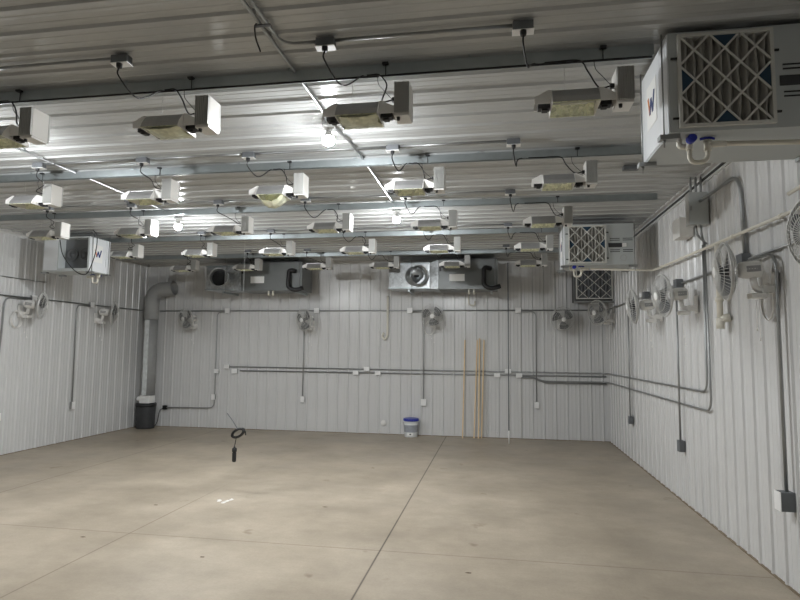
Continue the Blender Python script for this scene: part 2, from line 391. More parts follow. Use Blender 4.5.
def make_light(droop=0.):
    t = thing('grow_light', '', 'grow light', (0, 0, 0))
    out = [(-.122, -.05), (-.105, -.012), (-.055, .05), (.055, .05), (.105, -.012), (.122, -.05)]
    inn = [(-.119, -.05), (-.102, -.0125), (-.0535, .0475), (.0535, .0475), (.102, -.0125), (.119, -.05)]
    b = MB(); shell(b, out, inn, -.15, .15)
    b.box(-.15, .15, -.03, .03, .0505, .062)
    h = b.build('reflector_housing', M['alu'], t)
    inn2 = [(-.1165, -.054), (-.0995, -.0125), (-.0515, .0455), (.0515, .0455), (.0995, -.0125), (.1165, -.054)]
    inn1 = [(-.1185, -.054), (-.1015, -.0125), (-.0532, .047), (.0532, .047), (.1015, -.0125), (.1185, -.054)]
    b = MB(); shell(b, inn1, inn2, -.147, .147); hm = b.build('hammered_insert', M['hammer'], t)
    hm['label'] = 'pale yellow-green hammered reflector lining'
    for s in (-1, 1):
        b = MB(); b.prism([(-.124, -.055), (-.107, -.012), (-.058, .053), (.058, .053), (.107, -.012), (.124, -.055)], s * .1505, s * .1545, 0); b.build('end_plate', M['white'], t)
        b = MB()
        b.prism([(s * .155, .055), (s * .175, .055), (s * .262, .012), (s * .262, -.03), (s * .155, -.03)], -.058, -.052, 1)
        b.prism([(s * .155, .055), (s * .175, .055), (s * .262, .012), (s * .262, -.03), (s * .155, -.03)], .052, .058, 1)
        b.box(min(s * .155, s * .178), max(s * .155, s * .178), -.052, .052, .051, .055)
        b.add([(s * .177, -.052, .054), (s * .177, .052, .054), (s * .262, .052, .012), (s * .262, -.052, .012), (s * .177, -.052, .051), (s * .177, .052, .051), (s * .262, .052, .009), (s * .262, -.052, .009)],
              [(0, 1, 2, 3), (7, 6, 5, 4), (0, 3, 7, 4), (1, 5, 6, 2), (0, 4, 5, 1), (3, 2, 6, 7)])
        b.build('end_bracket', M['white'], t)
        b = MB(); b.box(min(s * .16, s * .24), max(s * .16, s * .24), -.032, .032, -.048, -.012); b.box(min(s * .175, s * .215), max(s * .175, s * .215), -.024, .024, -.06, -.047)
        b.build('lamp_socket', M['black'], t, .003)
    b = MB(); b.tube([(-.143, 0, -.012), (-.09, 0, -.012), (-.085, 0, -.012), (.085, 0, -.012), (.09, 0, -.012), (.143, 0, -.012)], [.006, .006, .012, .012, .006, .006], 10); b.build('lamp_tube', M['lampglass'], t)
    # ballast with cooling fins front and back
    b = MB(); b.box(.262, .372, -.075, .075, -.045, .165); bo = b.build('ballast', M['cream'], t, .004)
    for sy in (-1, 1):
        b = MB(); b.box(.2645, .3695, min(sy * .0752, sy * .078), max(sy * .0752, sy * .078), -.043, .163)
        for k in range(8):
            x = .266 + k * .0143; b.box(x, x + .0055, min(sy * .0775, sy * .09), max(sy * .0775, sy * .09), -.0429, .1629)
        b.build('heat_sink', M['fin'], bo)
    MB().box(.2645, .3695, -.073, .073, -.058, -.0455).build('base_plate', M['white'], bo)
    b = MB(); b.lathe([(.011, -.078), (.013, -.062), (.013, -.0585)], 12, TR((.29, -.045, 0))); b.build('dimmer_knob', M['black'], bo)
    b = MB(); b.box(.235, .2615, -.014, .014, .066, .094); b.build('power_socket', M['black'], bo, .003)
    for x, zt in ((-.06, .0625), (.317, .1655)):
        b = MB(); b.tube([(x, 0, zt), (x, 0, .236)], .0016, 5); b.tube([(x - .006, 0, zt), (x - .006, 0, zt + .012), (x + .006, 0, zt + .012), (x + .006, 0, zt)], .0018, 5); b.build('hanger_wire', M['boxgrey'], t)
    if droop:
        rnd = random.Random(3); nx, ny = 14, 7; vs = []; fs = []
        for i in range(nx + 1):
            for j in range(ny + 1):
                u, v = i / nx, j / ny
                sag = math.sin(PI * u) ** .6 * math.sin(PI * min(1, .15 + .85 * v)) ** .7
                vs.append((-.14 + .28 * u + .01 * math.sin(9 * v), -.113 + .226 * v, -.055 - droop * sag + rnd.uniform(-.07, .07) * droop))
        for i in range(nx):
            for j in range(ny):
                a = i * (ny + 1) + j; fs.append((a, a + 1, a + ny + 2, a + ny + 1))
        n0 = len(vs); vs2 = vs + [(x, y, z + .0012) for x, y, z in vs]; fs2 = fs + [tuple(n0 + q for q in reversed(f)) for f in fs]
        o = MB().add(vs2, fs2, True).build('sagging_film', M['film'], t); o['label'] = 'clear yellowish plastic film under the reflector'
    for ch in t.children_recursive: ch.data.transform(Matrix.Scale(.92, 4, (1, 0, 0)))
    return t
protos = {0: make_light(), 1: make_light(.115), 2: make_light(.03)}
used = {0: False, 1: False, 2: False}
CORDS = []
def cord_for(root, r, i, x, z, y):
    """black power cord from the ceiling box over the strut to the ballast, in the fixture's frame"""
    bx, by = BOXX[r][i], BOXY[r]
    rnd = random.Random(r * 10 + i)
    d = rnd.uniform(-.05, .05)
    xs = bx + .10 + d
    xe = x + .06 + d
    if xe < xs + .12: xe = xs + .12
    zs = SZ0 - .006
    sag = rnd.uniform(.06, .15)
    P = [(bx, by - .02, H - .10), (bx, by - .02, H - .16), (bx + (xs - bx) * .45, (by * .6 + y * .4), zs - sag), (xs, y - .026, zs), ((xs + xe) / 2, y - .026, zs + .004), (xe, y - .026, zs),
         (xe + .05, y - .02, zs - .07), (x + .15, y - .005, z + .075), (x + .216, y, z + .08)]
    if bx > x - .05:
        P = [(bx, by - .02, H - .10), (bx, by - .02, H - .17), (bx * .7 + (x + .15) * .3, by * .5 + y * .5, zs - .09), (x + .13, y - .05, zs - .12), (x + .15, y - .01, z + .085), (x + .216, y, z + .08)]
    loc = [(p[0] - x, p[1] - y, p[2] - z) for p in P]
    MB().tube(spline(loc, 6), .0055, 6).build('power_cord', M['black'], root)
    cx = x + .175
    b = MB(); b.box(cx - .02 - x, cx + .02 - x, -.05, -.0212, SZ0 - z + .072 - .012, SZ0 - z + .072); b.tube([(cx - x, -.0245, SZ0 - z + .066), (cx - x, -.0245, SZ0 - z - .004)], .003, 5)
    b.build('hanger_clip', M['black'], root)
    # thin data lead looped under the clip
    Q = [(.12, -.022, SZ0 - z - .004), (.13, -.03, SZ0 - z - .07), (.17, -.03, SZ0 - z - .12), (.241, -.02, .05)]
    MB().tube(spline(Q, 5), .0025, 5).build('control_lead', M['black'], root)
NB = ''
for r, row in enumerate(FX):
    y = ROWY[r]; z = FZ[r]
    for i, (px, py) in enumerate(row):
        droop = 1 if (r, i) == (1, 2) else 2 if (r, i) in ((0, 1), (0, 2), (2, 1)) else 0
        src = protos[droop]
        if not used[droop]: o = src; used[droop] = True
        else: o = copy_tree(src)
        x = at(px, py, 1, y)[0]
        o.location = (x, y, z)
        n = len(row)
        lab = 'grow light with white ballast, ' + ORD[n][i] + ' of ' + ROWN[r]
        if droop == 1: lab = 'grow light with clear plastic film sagging below its reflector'
        if (r, i) == (0, 2): lab = 'grow light in the row nearest the camera beside the glowing bulb'
        if (r, i) == (0, 0): lab = 'grow light cut off by the left edge of the photo, nearest row'
        if (r, i) == (4, 4): lab = 'grow light in front of the right galvanised duct unit, back row'
        tag(o, lab, 'grow light', 'grow lights hung in rows from the ceiling')
        CORDS.append((o, r, i, x, z, y))
for c in CORDS: cord_for(*c)

# ------------------------------------------------------------------ ceiling outlet boxes and conduits
def ceil_box(x, y, label):
    t = thing('outlet_box', label, 'outlet box', (x, y, 0), 0, 'outlet boxes on the ceiling')
    zt = H - .0175
    MB().box(-.058, .058, -.03, .03, zt - .052, zt).build('box_body', M['greycover'], t, .003)
    MB().box(-.062, .062, -.034, .034, zt - .058, zt - .0525).build('cover_plate', M['boxwhite'], t, .002)
    b = MB(); b.lathe([(.016, zt - .088), (.019, zt - .075), (.019, zt - .0585)], 12, TR((0, -.02, 0))); b.build('plug', M['black'], t)
for r in range(5):
    n = len(BOXX[r])
    for i, x in enumerate(BOXX[r]):
        ceil_box(x, BOXY[r], 'ceiling outlet box, ' + ORD[n][i] + ' of ' + ROWN[r])
CZ = H - .017 - .012
def conduit(label, pts, r=.0115, straps=True, mat_='emt', grp='steel conduits', bendr=.12, name='conduit'):
    pts = [Vector(p) for p in pts]
    t = tag(MB().tube(bend(pts, bendr), r, 8).build(name, M[mat_]), label, 'conduit', grp)
    return t
conduit('ceiling conduit running from the left wall to the nearest row outlet box', [(XL + .1, BOXY[0], CZ), (-3.95 - .06, BOXY[0], CZ)])
conduit('ceiling conduit between the two left outlet boxes of the nearest row', [(-3.95 + .06, BOXY[0], CZ), (-2.4 - .06, BOXY[0], CZ)])
conduit('ceiling conduit between two boxes right of the trunk, nearest row', [(-1.02 + .06, BOXY[0], CZ), (.16 - .06, BOXY[0], CZ)])
conduit('curved ceiling conduit bending off the trunk into an outlet box', [(-1.30, -2.0, CZ), (-1.30, BOXY[0], CZ), (-1.02 - .06, BOXY[0], CZ)], bendr=.3)
conduit('straight trunk conduit along the ceiling ending at the near glowing bulb', [(-1.345, -2.0, CZ), (-1.345, 4.15, CZ), (-1.37, 4.395, CZ)])
conduit('trunk conduit along the ceiling between the two right bulbs', [(-1.36, 4.505, CZ), (-1.3, 4.95, CZ), (-1.3, 7.34, CZ)])
conduit('trunk conduit along the ceiling leading to the left glowing bulb', [(-4.5, -2.0, CZ), (-4.5, 7.39, CZ)])
for r, nm in ((1, 'second'), (2, 'middle'), (3, 'fourth')):
    for q in range(len(BOXX[r]) - 1):
        conduit('ceiling conduit of the %s row, %s link from left between outlet boxes' % (nm, ['first', 'second', 'third', 'fourth', 'fifth'][q]),
                [(BOXX[r][q] + .06, BOXY[r], CZ), (BOXX[r][q + 1] - .06, BOXY[r], CZ)])
b = MB(); b.box(-.075, .075, -.035, .035, -.045, 0); tag(b.build('sensor_box', M['greycover'], None, .004, (1.36, 6.0, H - .0175)), 'small dark box on the ceiling below the large near cabinet', 'ceiling box')
p = Vector((-1.345, 2.98, CZ))
b = MB(); b.tube(spline([p + Vector((-.02, 0, .004)), p + Vector((-.03, 0, -.02)), p + Vector((-.02, .0, -.09)), p + Vector((.01, .0, -.17))]), .005, 6)
b.box(p.x - .03, p.x + .07, p.y - .012, p.y + .012, p.z - .016, p.z - .0115)
tag(b.build('cable_tie', M['black']), 'black cable tie dangling from the trunk conduit', 'cable tie')

# ------------------------------------------------------------------ big dehumidifier cabinets
def lattice(b, x0, x1, z0, z1, y, wd, th):
    S = x1 - x0; Z = z1 - z0
    def clip(c, sgn):
        pts = []
        for u, v in ([(0, c * sgn if sgn > 0 else -c)] if 0 <= (c if sgn > 0 else -c) <= 1 else []): pts.append((u, v))
        return pts
    for c in (.31, .655, 1.0, 1.345, 1.69):       # u+v=c
        a = (max(0, c - 1), min(1, c)); e = (min(1, c), max(0, c - 1))
        b.bar((x0 + a[0] * S, y, z0 + a[1] * Z), (x0 + e[0] * S, y, z0 + e[1] * Z), wd, th, (0, -1, 0))
    for c in (-.69, -.345, 0, .345, .69):         # u-v=c
        a = (max(0, c), max(0, -c)); e = (min(1, 1 + c), min(1, 1 - c))
        b.bar((x0 + a[0] * S, y + .0005, z0 + a[1] * Z), (x0 + e[0] * S, y + .0005, z0 + e[1] * Z), wd, th, (0, -1, 0))
def make_filter(t, x0, x1, z0, z1, y, tabs=True, frame='card', media='pleat'):
    """pleated filter whose face is at y (towards -y)"""
    fw = .018
    b = MB(); b.box(x0, x1, y - .012, y + .072, z0, z0 + fw); b.box(x0, x1, y - .012, y + .072, z1 - fw, z1)
    b.box(x0, x0 + fw, y - .012, y + .072, z0 + fw, z1 - fw); b.box(x1 - fw, x1, y - .012, y + .072, z0 + fw, z1 - fw)
    fr = b.build('filter_frame', M[frame], t)
    a0, a1, c0, c1 = x0 + fw, x1 - fw, z0 + fw, z1 - fw
    vs = []; n = 10; pts = []; K = 8
    for k in range(n * K + 1):
        c = .5 - .5 * math.cos(2 * PI * k / K)          # 0 at a valley, 1 on a ridge
        pts.append((a0 + (a1 - a0) * k / (n * K), y + .062 - .058 * c ** .6))
    b = MB(); L = len(pts); rows = 8
    for q in range(rows + 1):
        z = c0 + (c1 - c0) * q / rows
        for k, (px, py) in enumerate(pts):
            wv = .006 * math.sin(q * 1.1 + (k // K) * 1.9) if 0 < k < L - 1 else 0
            vs.append((px + wv, py, z))
    fs = [(q * L + k, q * L + k + 1, (q + 1) * L + k + 1, (q + 1) * L + k) for q in range(rows) for k in range(L - 1)]
    b.add(vs, fs, True); b.box(a0, a1, y + .064, y + .07, c0, c1)
    b.build('pleated_media', M[media], fr)
    b = MB(); lattice(b, a0, a1, c0, c1, y - .001, .0115, .006); b.build('lattice', M[frame], fr)
    if tabs:
        mx, mz = (a0 + a1) / 2, (c0 + c1) / 2; S = (a1 - a0); hb, hd = S * .155, S * .15
        for tri in ([(mx - hb, c1), (mx, c1 - hd), (mx + hb, c1)], [(mx - hb, c0), (mx + hb, c0), (mx, c0 + hd)], [(a0, mz - hb), (a0 + hd, mz), (a0, mz + hb)], [(a1, mz - hb), (a1, mz + hb), (a1 - hd, mz)]):
            b = MB(); b.prism(tri, y - .0025, y + .001, 1); tr = b.build('corner_tab', M['blue'], fr); tr['label'] = 'dark blue triangular tab'
            cx = sum(p[0] for p in tri) / 3; cz = sum(p[1] for p in tri) / 3
        for zc in (c1 - .009, c0 + .009):
            pass
    return fr
def w_logo(t, x, yc, zc, s, flip):
    """W mark on the -x end face (seen from -x, so right is -y)"""
    b = MB(); b.box(x - .003, x, yc - s * .95, yc + s * .95, zc - s * 1.25, zc + s * 1.25); pl = b.build('label_plate', M['sticker'], t)
    def P(u, v): return (x - .0033, yc - u * s, zc + v * s)
    b = MB(); b.bar(P(-.62, .55), P(-.30, -.5), .2 * s, .002, (-1, 0, 0)); b.build('logo_stroke', M['orange'], pl)['label'] = 'orange stroke of the W mark'
    b = MB(); b.bar(P(-.30, -.5), P(-.02, .35), .2 * s, .0025, (-1, 0, 0)); b.bar(P(-.02, .35), P(.26, -.5), .2 * s, .002, (-1, 0, 0)); b.bar(P(.26, -.5), P(.62, .6), .2 * s, .0025, (-1, 0, 0))
    b.build('logo_stroke', M['navy'], pl)['label'] = 'navy strokes of the W mark'
def make_unit(label, loc, rotz, W=.98, D=.60, Hh=.56, rodtop=.2, trap=True):
    t = thing('dehumidifier', label, 'dehumidifier', loc, rotz, 'large hanging dehumidifier cabinets')
    x0, x1, y0, y1 = -W / 2, W / 2, -D / 2, D / 2
    b = MB(); b.box(x0, x1, y0 + .075, y1 - .16, 0, Hh)
    for (u0, u1, v0, v1) in ((x0, x0 + .05, 0, Hh), (x0 + .55, x1, 0, Hh), (x0 + .05, x0 + .55, 0, .03), (x0 + .05, x0 + .55, Hh - .03, Hh)): b.box(u0, u1, y0, y0 + .075, v0, v1)
    ox0, ox1, oz0, oz1 = x0 + .03, x0 + W * .66, .05, Hh - .025      # outlet opening at the rear, logo end
    b.box(x0, ox0, y1 - .16, y1, 0, Hh); b.box(ox1, x1, y1 - .16, y1, 0, Hh); b.box(ox0, ox1, y1 - .16, y1, 0, oz0); b.box(ox0, ox1, y1 - .16, y1, oz1, Hh)
    cab = b.build('cabinet', M['cabinet'], t)
    b = MB(); b.box(ox0, ox1, y1 - .1595, y1 - .15, oz0, oz1); b.build('outlet_back', M['cabdark'], cab)
    for k in range(2):
        cx = ox0 + (ox1 - ox0) * (.28 + .44 * k)
        b = MB(); b.lathe([(.10, 0), (.10, .03), (.085, .03), (.085, .01), (.03, .012), (.03, .03), (0, .03)], 20, TR((cx, y1 - .149, (oz0 + oz1) / 2), rx=-PI / 2)); b.build('blower_ring', M['greycover'], cab)
    b = MB(); b.box(ox1 + .02, x1 - .015, y1, y1 + .004, .02, Hh - .02); b.build('rear_panel', M['cabwhite'], cab, .002)
    b = MB(); b.box(x0 - .006, x0, y0 + .10, y1 - .012, .012, Hh - .012); ep = b.build('end_panel', M['cabwhite'], cab, .002)
    ep['label'] = 'white end panel with the W mark'
    b = MB(); b.box(x0 - .009, x0, y0 + .004, y0 + .094, .004, Hh - .004); b.build('corner_post', M['cabwhite'], cab, .002)
    w_logo(t, x0 - .0062, (y0 + .10 + y1) / 2, Hh * .54, .115, False)
    fx0 = x0 + .045; S = .51
    make_filter(t, fx0, fx0 + S, .022, Hh - .022, y0 - .012)
    for (cx, cz) in ((fx0 - .012, .08), (fx0 - .015, .44), (fx0 + S + .012, .09), (fx0 + S + .012, .45)):
        b = MB(); b.box(cx - .02, cx + .02, y0 - .012, y0, cz - .006, cz + .006); b.build('latch', M['black'], t, .002)
    px0 = fx0 + S + .03
    b = MB(); b.box(px0, x1 - .09, y0 - .006, y0, .24, .30); pn = b.build('control_panel', M['darkgrey'], t, .003)
    b = MB(); b.box(x1 - .155, x1 - .095, y0 - .009, y0 - .0062, .242, .298); b.build('display', M['sticker'], pn)
    for sx in (px0 + .02, px0 + .19):
        for sz in (.175, .20, .335, .36):
            b = MB(); b.box(sx, sx + .13, y0 - .004, y0, sz, sz + .008); b.build('vent_slot', M['black'], t)
    b = MB(); b.tube([(x1 - .14 + .04 * math.cos(2 * PI * k / 24), y0 - .001, .09 + .04 * math.sin(2 * PI * k / 24)) for k in range(24)], .003, 5, False, True); b.build('round_emblem', M['fin'], t)
    MB().box(x0 + .004, x1 - .004, y0 + .004, y1 - .004, Hh, Hh + .006).build('top_lid', M['darkgrey'], t)
    for sx in (x0 - .022, x1 + .022):
        for sy in (y0 + .05, y1 - .05):
            b = MB(); b.tube([(sx, sy, -.07), (sx, sy, Hh + rodtop)], .005, 6); b.build('hanging_rod', M['emt'], t)
            s2 = 1 if sx < 0 else -1
            b = MB(); b.box(min(sx - s2 * .03, sx + s2 * .08), max(sx - s2 * .03, sx + s2 * .08), sy - .03, sy + .03, -.028, -.001); b.tube([(sx, sy, -.04), (sx, sy, -.0285)], .011, 6)
            b.build('support_bracket', M['emt'], t)
    if trap:
        tx, ty, tz = x0 + .13, y0 + .10, -.03
        b = MB(); b.tube(bend([(tx - .05, ty + .02, 0.0), (tx - .05, ty + .02, -.05), (tx, ty, -.05)], .03), .016, 10)
        b.tube([(tx, ty, -.005), (tx, ty, -.075)], .021, 12)
        b.tube(bend([(tx, ty, -.07), (tx, ty, -.15), (tx + .10, ty, -.15), (tx + .10, ty, -.045)], .06), .014, 10); b.tube([(tx + .10, ty, -.02), (tx + .10, ty, -.085)], .021, 12)
        b.tube([(tx + .09, ty, -.045), (tx + .20, ty, -.045)], .019, 12)
        b.build('drain_trap', M['pvc'], t)['label'] = 'white pipe drain trap'
        b = MB(); b.lathe([(.026, 0), (.026, .04), (.02, .045)], 14, TR((tx, ty - .02, -.02), rx=PI / 2)); b.build('valve_cap', M['capblue'], t)
        b = MB(); b.tube(spline([(tx + .06, ty, -.012), (tx + .10, ty, -.002 - .003), (tx + .14, ty, -.012)]), .008, 8); b.build('valve_handle', M['capblue'], t)
    return t
AC1 = (1.0 + .49, 3.42 + .30, 3.06)
make_unit('large grey dehumidifier with white lattice filter, nearest the camera at upper right', AC1, 0, Hh=.60, rodtop=.02)
AC2 = (.955 + .46, 8.2 + .30, 2.99)
make_unit('grey dehumidifier with lattice filter hanging farther back along the right wall', AC2, 0, W=.92, Hh=.575, rodtop=.07)
make_unit('white dehumidifier with dark open outlet hanging beside the left wall', (-6.55 - .425, 8.25 + .25, 3.015), PI, W=.85, D=.50, Hh=.575, rodtop=.10)

# drain pipes of the cabinets
def pipe(label, pts, r=.015, bendr=.05, rings=()):
    b = MB(); b.tube(bend(pts, bendr), r, 10)
    for (p, q) in rings: b.tube([p, q], r * 1.35, 10)
    return tag(b.build('drain_pipe', M['pvc']), label, 'drain pipe', 'white plastic drain pipes')
zA = AC2[2] - .075
pipe('thin white drain pipe from the far right dehumidifier along the right wall',
     [(AC2[0] - .275 + .14 + .03, AC2[1] - .2, AC2[2] - .045), (XR - .076, AC2[1] - .2, zA), (XR - .076, 4.2, zA - .09)],
     rings=[((XR - .076, y - .025, zA - .09 * (8.3 - y) / 4.1), (XR - .076, y + .025, zA - .09 * (8.3 - y) / 4.1)) for y in (7.9, 7.1, 6.2, 5.6, 4.7)])
pipe('white drain pipe running under the near right dehumidifier', [(AC1[0] - .49 + .331, AC1[1] - .20, AC1[2] - .045), (XR - .10, AC1[1] - .20, AC1[2] - .065), (XR - .10, AC1[1] + .8, AC1[2] - .10)])
q = at(720, 312, 0, XR - .10)
pipe('white vertical drain pipe with a side elbow on the right wall under the fan', [(q.x, q.y, 2.84), (q.x, q.y, at(720, 327, 0, XR - .10).z)], .029,
     rings=[((q.x, q.y, q.z + .10), (q.x, q.y, q.z + .14)), ((q.x, q.y, q.z - .16), (q.x, q.y, q.z - .06)), ((q.x, q.y, q.z - .07), (q.x + .08, q.y - .02, q.z - .05))])

# ------------------------------------------------------------------ filter box near the far right corner
t = thing('filter_box', 'black-framed lattice air filter box beneath the far right dehumidifier', 'air filter', (1.86, 11.4, 2.76))
MB().box(-.34, .34, .05, .58, 0, .68).build('housing', M['darkgrey'], t, .004)
make_filter(t, -.335, .335, .03, .66, -.031, False, 'card', 'greycover')
for sx in (-.36, .36):
    MB().tube([(sx, .1, -.02), (sx, .1, .96)], .006, 6).build('hanging_rod', M['emt'], t)
b = MB(); b.box(-.37, .37, -.035, .02, -.04, -.005); b.build('support_bracket', M['emt'], t)

# ------------------------------------------------------------------ ducted units at the back wall
def make_ducted(label, x0, x1, collar_px, open_dark, yaw, frac=.47):
    yf, yb, z0, z1 = 11.2, 11.85, 2.98, 3.57
    t = thing('ducted_air_unit', label, 'air handler', ((x0 + x1) / 2, yf, z0), 0, 'ducted air units at the back wall')
    W = x1 - x0; xm = -W / 2 + W * frac; h = z1 - z0; d = yb - yf
    b = MB(); b.box(-W / 2 + .03, xm - .17, .03, d - .03, .02, h - .05)
    b.add([(xm - .17, .03, .02), (xm - .17, .03, h - .05), (xm - .17, d - .03, h - .05), (xm - .17, d - .03, .02), (xm, 0, 0), (xm, 0, h), (xm, d, h), (xm, d, 0)],
          [(0, 1, 2, 3), (4, 7, 6, 5), (0, 4, 5, 1), (1, 5, 6, 2), (2, 6, 7, 3), (3, 7, 4, 0)])
    pl = b.build('plenum', M['galv'], t, .003); pl['label'] = 'galvanised plenum box'
    b = MB(); b.box(-W / 2 + .01, xm - .17, .012, .03, h - .075, h - .05); b.box(-W / 2 + .01, xm - .17, .012, .03, .02, .045); b.build('flange', M['strut'], pl)
    MB().box(xm + .002, W / 2, 0, d, 0, h).build('cabinet', M['unit'], t, .004)
    cx = collar_px; cz = .27
    T = TR((cx, .028, cz), rz=yaw) @ TR(rx=PI / 2)
    b = MB(); b.lathe([(.19, -.02), (.19, .24), (.198, .245), (.19, .25), (.182, .25), (.182, -.01)], 32, T, False)
    co = b.build('round_collar', M['galv'], pl)
    b = MB(); b.lathe([(.183, .0), (.0, .0)], 32, T @ TR((0, 0, .02))) if open_dark else b.lathe([(.16, .0), (.16, .006), (0, .006)], 28, T @ TR((0, 0, .10), rx=.5))  # when open_dark, a dark disc stands for the shade inside the collar
    dm = b.build('damper_or_shade_disc', M['darkgrey'] if open_dark else M['galv'], co)
    if not open_dark:
        MB().box(-.05, .05, -.02, .02, .007, .03, T @ TR((0, 0, .10), rx=.5)).build('damper_handle', M['darkgrey'], dm)
    # sticker, stubs, insulated hose, rods
    MB().box(xm + .22, xm + .52, -.003, 0, .16, .30).build('white_sticker', M['sticker'], t)
    for k in range(2):
        MB().tube([(xm + .60 + .1 * k, .06, .02), (xm + .60 + .1 * k, .06, -.10)], .02, 10).build('drain_stub', M['pvc'], t)
    b = MB(); b.tube(bend([(W / 2 - .13, -.002, .40), (W / 2 - .26, -.07, .42), (W / 2 - .27, -.09, .06), (W / 2 - .12, -.08, -.01), (W / 2 + .05, -.05, .05)], .09), .046, 10)
    b.build('insulated_hose', M['black'], t)['label'] = 'black insulated hose'
    MB().box(xm + .02, xm + .06, -.012, 0, .36, .52).build('latch', M['black'], t, .003)
    for sx in (-W / 2 + .5, W / 2 - .05):
        MB().tube([(sx, -.02, -.03), (sx, -.02, h + .1)], .006, 6).build('hanging_rod', M['emt'], t)
    for xx in (-W / 2 + .45, W / 2 - .12):
        MB().box(xx - .02, xx + .02, -.04, d + .02, -.045, -.003).build('support_rail', M['strut'], t)
    MB().box(xm - .02, W / 2 - .02, .03, d, h, h + .02).build('top_lid', M['darkgrey'], t)
    return t
make_ducted('galvanised ducted air unit with dark round opening, left on the back wall', -6.12, -3.95, -.72, True, .28, .38)
make_ducted('galvanised ducted air unit with shiny round collar, right on the back wall', -2.16, .03, -.55, False, .55)
# drain lines below the ducted units
p = at(386, 336, 1, YB - .06)
b = MB(); b.tube(bend([(p.x + .03, p.y, 2.93), (p.x + .03, p.y, p.z + .02), (p.x - .02, p.y, p.z - .09), (p.x - .09, p.y, p.z), (p.x - .05, p.y, p.z + .07)], .05), .024, 8)
tag(b.build('drain_trap', M['pvc']), 'thin white drain line with hooked end on the back wall', 'drain pipe')
p = at(470, 300, 1, YB - .08)
b = MB(); b.tube(bend([(p.x - .03, p.y, 2.93), (p.x - .03, p.y, p.z - .1), (p.x + .10, p.y, p.z - .12), (p.x + .10, p.y, p.z - .02)], .05), .014, 8)
tag(b.build('drain_trap', M['pvc']), 'short looped white drain line under the right ducted unit', 'drain pipe')

# ------------------------------------------------------------------ wall conduits and boxes
ZC = 2.615
def wall_box(label, p, face, sx=.055, sz=.055, d=.045, dark=False, grp='boxes on the walls'):
    """face: 'B' back, 'R' right, 'L' left; p = (along, z)"""
    rot = {'B': 0, 'R': -PI / 2, 'L': PI / 2}[face]
    loc = {'B': (p[0], YB - .018, p[1]), 'R': (XR - .018, p[0], p[1]), 'L': (XL + .018, p[0], p[1])}[face]
    t = thing('junction_box', label, 'junction box', loc, rot, grp)
    MB().box(-sx, sx, -d, 0, -sz, sz).build('box_body', M['greycover' if dark else 'boxgrey'], t, .003)
    MB().box(-sx - .002, sx + .002, -d - .006, -d, -sz - .002, sz + .002).build('cover_plate', M['greycover' if dark is True else 'boxwhite'], t, .002)
    return t
YW = YB - .017 - .014; XRW = XR - .017 - .014; XLW = XL + .017 + .014
CR = .0125
# upper run at fan height on three walls
conduit('long horizontal conduit at fan height across the back wall', [(XL + .04, YW, ZC), (XR - .12, YW, ZC)], CR)
conduit('horizontal conduit at fan height along the left wall', [(XLW, YF + .1, ZC), (XLW, YB - .06, ZC)], CR)
conduit('horizontal conduit at fan height along the right wall', [(XRW, 3.2, ZC), (XRW, YB - .2, ZC)], CR)
for px, nm in ((228, 'left of the second fan'), (317, 'beside the second fan from left'), (410, 'left of the third fan'), (518, 'left of the fourth fan')):
    x = at(px, 311, 1, YW).x; wall_box('white box on the upper back wall conduit, ' + nm, (x, ZC), 'B')
for y, nm in ((8.72, 'in front of the nearest left wall fan'), (10.17, 'before the far left wall fan')):
    wall_box('white box on the left wall conduit ' + nm, (y, ZC), 'L', .05, .05)
for px, py, nm in ((750, 257, 'beside the near right wall fan'), (683, 282, 'beside the middle right wall fan'), (650, 291, 'beside the far right wall fan')):
    wall_box('steel box on the right wall conduit ' + nm, (at(px, py, 0, XR).y, ZC), 'R', .06, .05, .07, True)
# drops on the back wall
def drop(face, along_box, along, z_end, label, r=.011):
    if face == 'B': P = [(along_box, YW - .026, ZC - .03), (along, YW - .026, ZC - .03), (along, YW - .026, z_end)]
    elif face == 'L': P = [(XLW, along_box, ZC - .03), (XLW, along, ZC - .03), (XLW, along, z_end)]
    else: P = [(XRW, along_box, ZC - .03), (XRW, along, ZC - .03), (XRW, along, z_end)]
    return conduit(label, P, r, bendr=.1)
xd = at(216, 372, 1, YW).x
conduit('conduit drop on the back wall beside the left box, curving to the corner', [(at(228, 311, 1, YW).x - .05, YW - .026, ZC - .03), (xd, YW - .026, ZC - .03), (xd, YW - .026, .45), (-7.35, YW - .026, .43)], .0115, bendr=.14)
wall_box('white box low on the left back wall conduit drop', (xd - .03, .69), 'B', .04, .06)
wall_box('white box where the left conduit drop meets the double run', (xd + .02, 1.265), 'B', .055, .042)
wall_box('white box first on the lower of the double conduits', (at(235, 371, 1, YW).x, 1.27), 'B', .065, .048)
wall_box('white box first on the upper of the double conduits', (at(227, 367, 1, YW).x, 1.37), 'B', .06, .042)
b = MB(); b.box(-.05, .05, -.05, 0, -.045, .045); tag(b.build('plug_box', M['black'], None, .006, (-7.40, YB - .018, .43)), 'black plug box low beside the dark bin', 'plug')
tag(MB().tube(spline([(-7.44, YB - .05, .42), (-7.52, YB - .06, .34), (-7.55, YB - .08, .12), (-7.60, YB - .10, .01)]), .008, 6).build('extension_cord', M['black']), 'black cord from the plug box down behind the bin', 'power cord')
